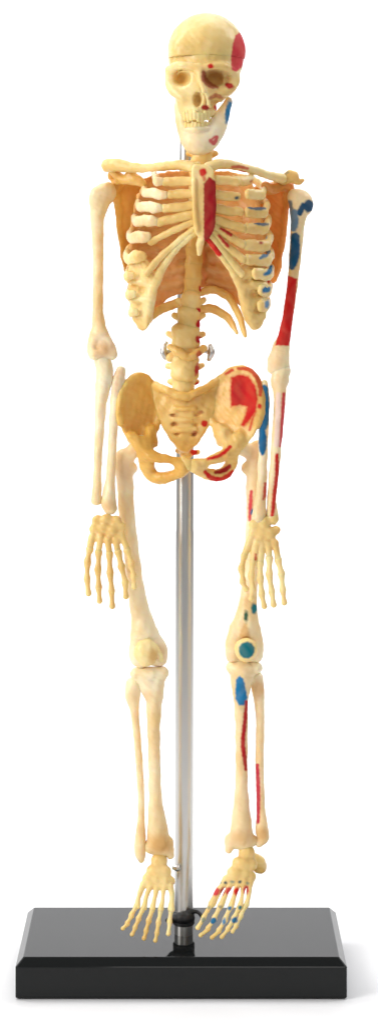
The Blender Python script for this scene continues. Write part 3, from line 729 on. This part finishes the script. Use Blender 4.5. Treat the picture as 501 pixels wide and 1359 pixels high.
# ================================================================== STAND
def tidy(o, name, mat, parent, smooth=True):
    o.name = name; o.data.name = name; o.data.materials.append(M[mat]); o.parent = parent
    o.matrix_parent_inverse = parent.matrix_basis.inverted()
    return o
def polymesh(name, verts, faces, mat, parent, smooth=False):
    me = bpy.data.meshes.new(name); me.from_pydata([tuple(v) for v in verts], [], faces)
    for p in me.polygons: p.use_smooth = smooth
    me.update(); o = bpy.data.objects.new(name, me); col.objects.link(o)
    return tidy(o, name, mat, parent)
def lathe_path(name, pts, mat, parent, seg=48):
    """round body along a path of (X, Y, Z, r) in modelling units, closed with caps"""
    v = []; f = []
    for (x, y, z, r) in pts:
        for k in range(seg):
            a = 2*math.pi*k/seg; v.append(((x+r*math.cos(a))*U, (y+r*math.sin(a))*U, z*U))
    for i in range(len(pts)-1):
        for k in range(seg):
            a, b_ = i*seg+k, i*seg+(k+1) % seg
            f.append((a, b_, b_+seg, a+seg))
    f.append(tuple(reversed(range(seg)))); f.append(tuple(range((len(pts)-1)*seg, len(pts)*seg)))
    o = polymesh(name, v, f, mat, parent, True)
    md = o.modifiers.new('edge', 'EDGE_SPLIT'); md.split_angle = math.radians(35)
    return o
def xat(z): return -7.0+(z-BTOP)*(2.5/900)
lathe_path('rod', [(xat(z), 2, z, r) for z, r in ((BTOP-6,12.3),(-700,12.3),(-480,12.3),(-456,12.1),(-452,11.7),(-200,11.4),(30,8.5),(70,8.0),(72,7))], 'metal', stand)
zc = YH-1219
lathe_path('collar', [(xat(zc), 2, z, r) for z, r in ((zc-9,12.5),(zc-8.5,13.6),(zc-7.5,14.4),(zc+6.5,14.4),(zc+8.5,13.6),(zc+9,12.5))], 'rubber', stand)
b = Body(0.7, 0.1)
b.tube([(234,1219,-9,6.5),(243,1219,-13,8),(252,1218,-11,6.5)], 3).tube([(252,1210,-12,3.4),(262,1211,-16,2.6),(268,1217,-22,2.8)], 3)
b.tube([(228,1222,-14,4),(222,1222,-22,3)], 3)
b.build('foot_clip', 'rubber', stand, 'small black clip holding the feet to the rod')
b = Body(0.6, 0.1); b.tube([(231,1152,-10,3.2),(235,1153,-12,4.2)], 1).tube([(235,1153,-10,3.5),(236,1154,2,3.5)], 1); b.build('peg', 'metal', stand)

# base: bevelled slab, measured from the photograph's corners
fb, bb = -100.0, 120.0          # front and back of the slab at the foot
bx0, bx1 = -222.5, 202.5
bev = 9.5; vert = 41.5
def ring(inset, z, rc):
    o = []
    x0, x1, y0, y1 = bx0+inset, bx1+inset*-1, fb+inset, bb-inset
    for cxx, cyy, a0 in ((x1-rc, y0+rc, -90), (x1-rc, y1-rc, 0), (x0+rc, y1-rc, 90), (x0+rc, y0+rc, 180)):
        for k in range(5):
            a = math.radians(a0+k*22.5); o.append(((cxx+rc*math.cos(a))*U, (cyy+rc*math.sin(a))*U, z*U))
    return o
prof = [(1.2, FLOOR+1.5, 2), (0.3, FLOOR+2.5, 2), (0, FLOOR+4, 2), (0, FLOOR+vert, 2), (0.6, FLOOR+vert+1.2, 2), (bev-0.8, BTOP-0.9, 2), (bev, BTOP-.2, 2), (bev+1.2, BTOP, 2)]
vs = []; fs = []
for p in prof: vs += ring(*p)
for i in range(len(prof)-1):
    for k in range(20):
        fs.append((i*20+k, i*20+(k+1) % 20, (i+1)*20+(k+1) % 20, (i+1)*20+k))
fs.append(tuple(reversed(range(20)))); fs.append(tuple(range((len(prof)-1)*20, len(prof)*20)))
base = polymesh('base', vs, fs, 'black', stand)

# ================================================================== white studio sweep
ys = [(-6000, FLOOR)]+[(2200, FLOOR)]
prof2 = [(-1500, FLOOR), (0, FLOOR), (1500, FLOOR)]
for k in range(1, 13):
    a = math.radians(k*7.5); prof2.append((1500+1500*math.sin(a), FLOOR+1500*(1-math.cos(a))))
prof2.append((3000, FLOOR+5000))
v = []; f = []
for (y, z) in prof2: v += [(-2200*U, y*U, z*U), (2200*U, y*U, z*U)]
for i in range(len(prof2)-1): f.append((2*i, 2*i+1, 2*i+3, 2*i+2))
me = bpy.data.meshes.new('backdrop'); me.from_pydata(v, [], f)
for p in me.polygons: p.use_smooth = True
o = bpy.data.objects.new('backdrop', me); col.objects.link(o); me.materials.append(M['white']); o['kind'] = 'structure'

# ================================================================== lights
def area(name, loc, target, size, power, color=(1,1,1), sy=None):
    l = bpy.data.lights.new(name, 'AREA'); l.energy = power; l.color = color; l.shape = 'RECTANGLE'; l.size = size; l.size_y = sy or size
    o = bpy.data.objects.new(name, l); col.objects.link(o); o.location = loc
    from mathutils import Vector
    d = Vector(target)-Vector(loc); o.rotation_euler = d.to_track_quat('-Z', 'Y').to_euler()
    return o
area('key_softbox', (-0.62, -0.40, 0.22), (0, 0, -0.06), 0.30, 4.8, (1.0, 0.985, 0.96), 0.7)
area('front_softbox', (0.12, -0.9, 0.35), (0, 0, -0.06), 0.35, 1.7, (1.0, 0.98, 0.95), 0.5)
area('top_softbox', (0.0, 0.22, 0.60), (0, 0.22, -0.3), 0.7, 2.4, (1,1,1), 0.5)
area('backdrop_lamp', (-0.36, 0.12, 0.30), (-0.05, 0.6, 0.05), 0.3, 2.0)
area('backdrop_lamp', (0.36, 0.12, 0.30), (0.05, 0.6, 0.05), 0.3, 2.0)

w = bpy.data.worlds.new('World'); sc.world = w; w.use_nodes = True
w.node_tree.nodes['Background'].inputs['Color'].default_value = (0.96, 0.98, 1.0, 1)
w.node_tree.nodes['Background'].inputs['Strength'].default_value = 0.23

# ================================================================== camera
cam = bpy.data.cameras.new('Camera'); co = bpy.data.objects.new('Camera', cam); col.objects.link(co)
co.location = (0, -D*U, 0); co.rotation_euler = (math.radians(90), 0, 0)
cam.sensor_fit = 'HORIZONTAL'; cam.sensor_width = 36; cam.lens = 36*D/501.0
cam.shift_y = -(679.5-YH)/501.0; cam.clip_start = 0.01; cam.clip_end = 20
sc.camera = co
sc.view_settings.view_transform = 'Standard'; sc.view_settings.look = 'None'; sc.view_settings.exposure = 0; sc.view_settings.gamma = 1
sc.render.engine = 'CYCLES'
sc.cycles.use_denoising = True
sc.cycles.max_bounces = 8
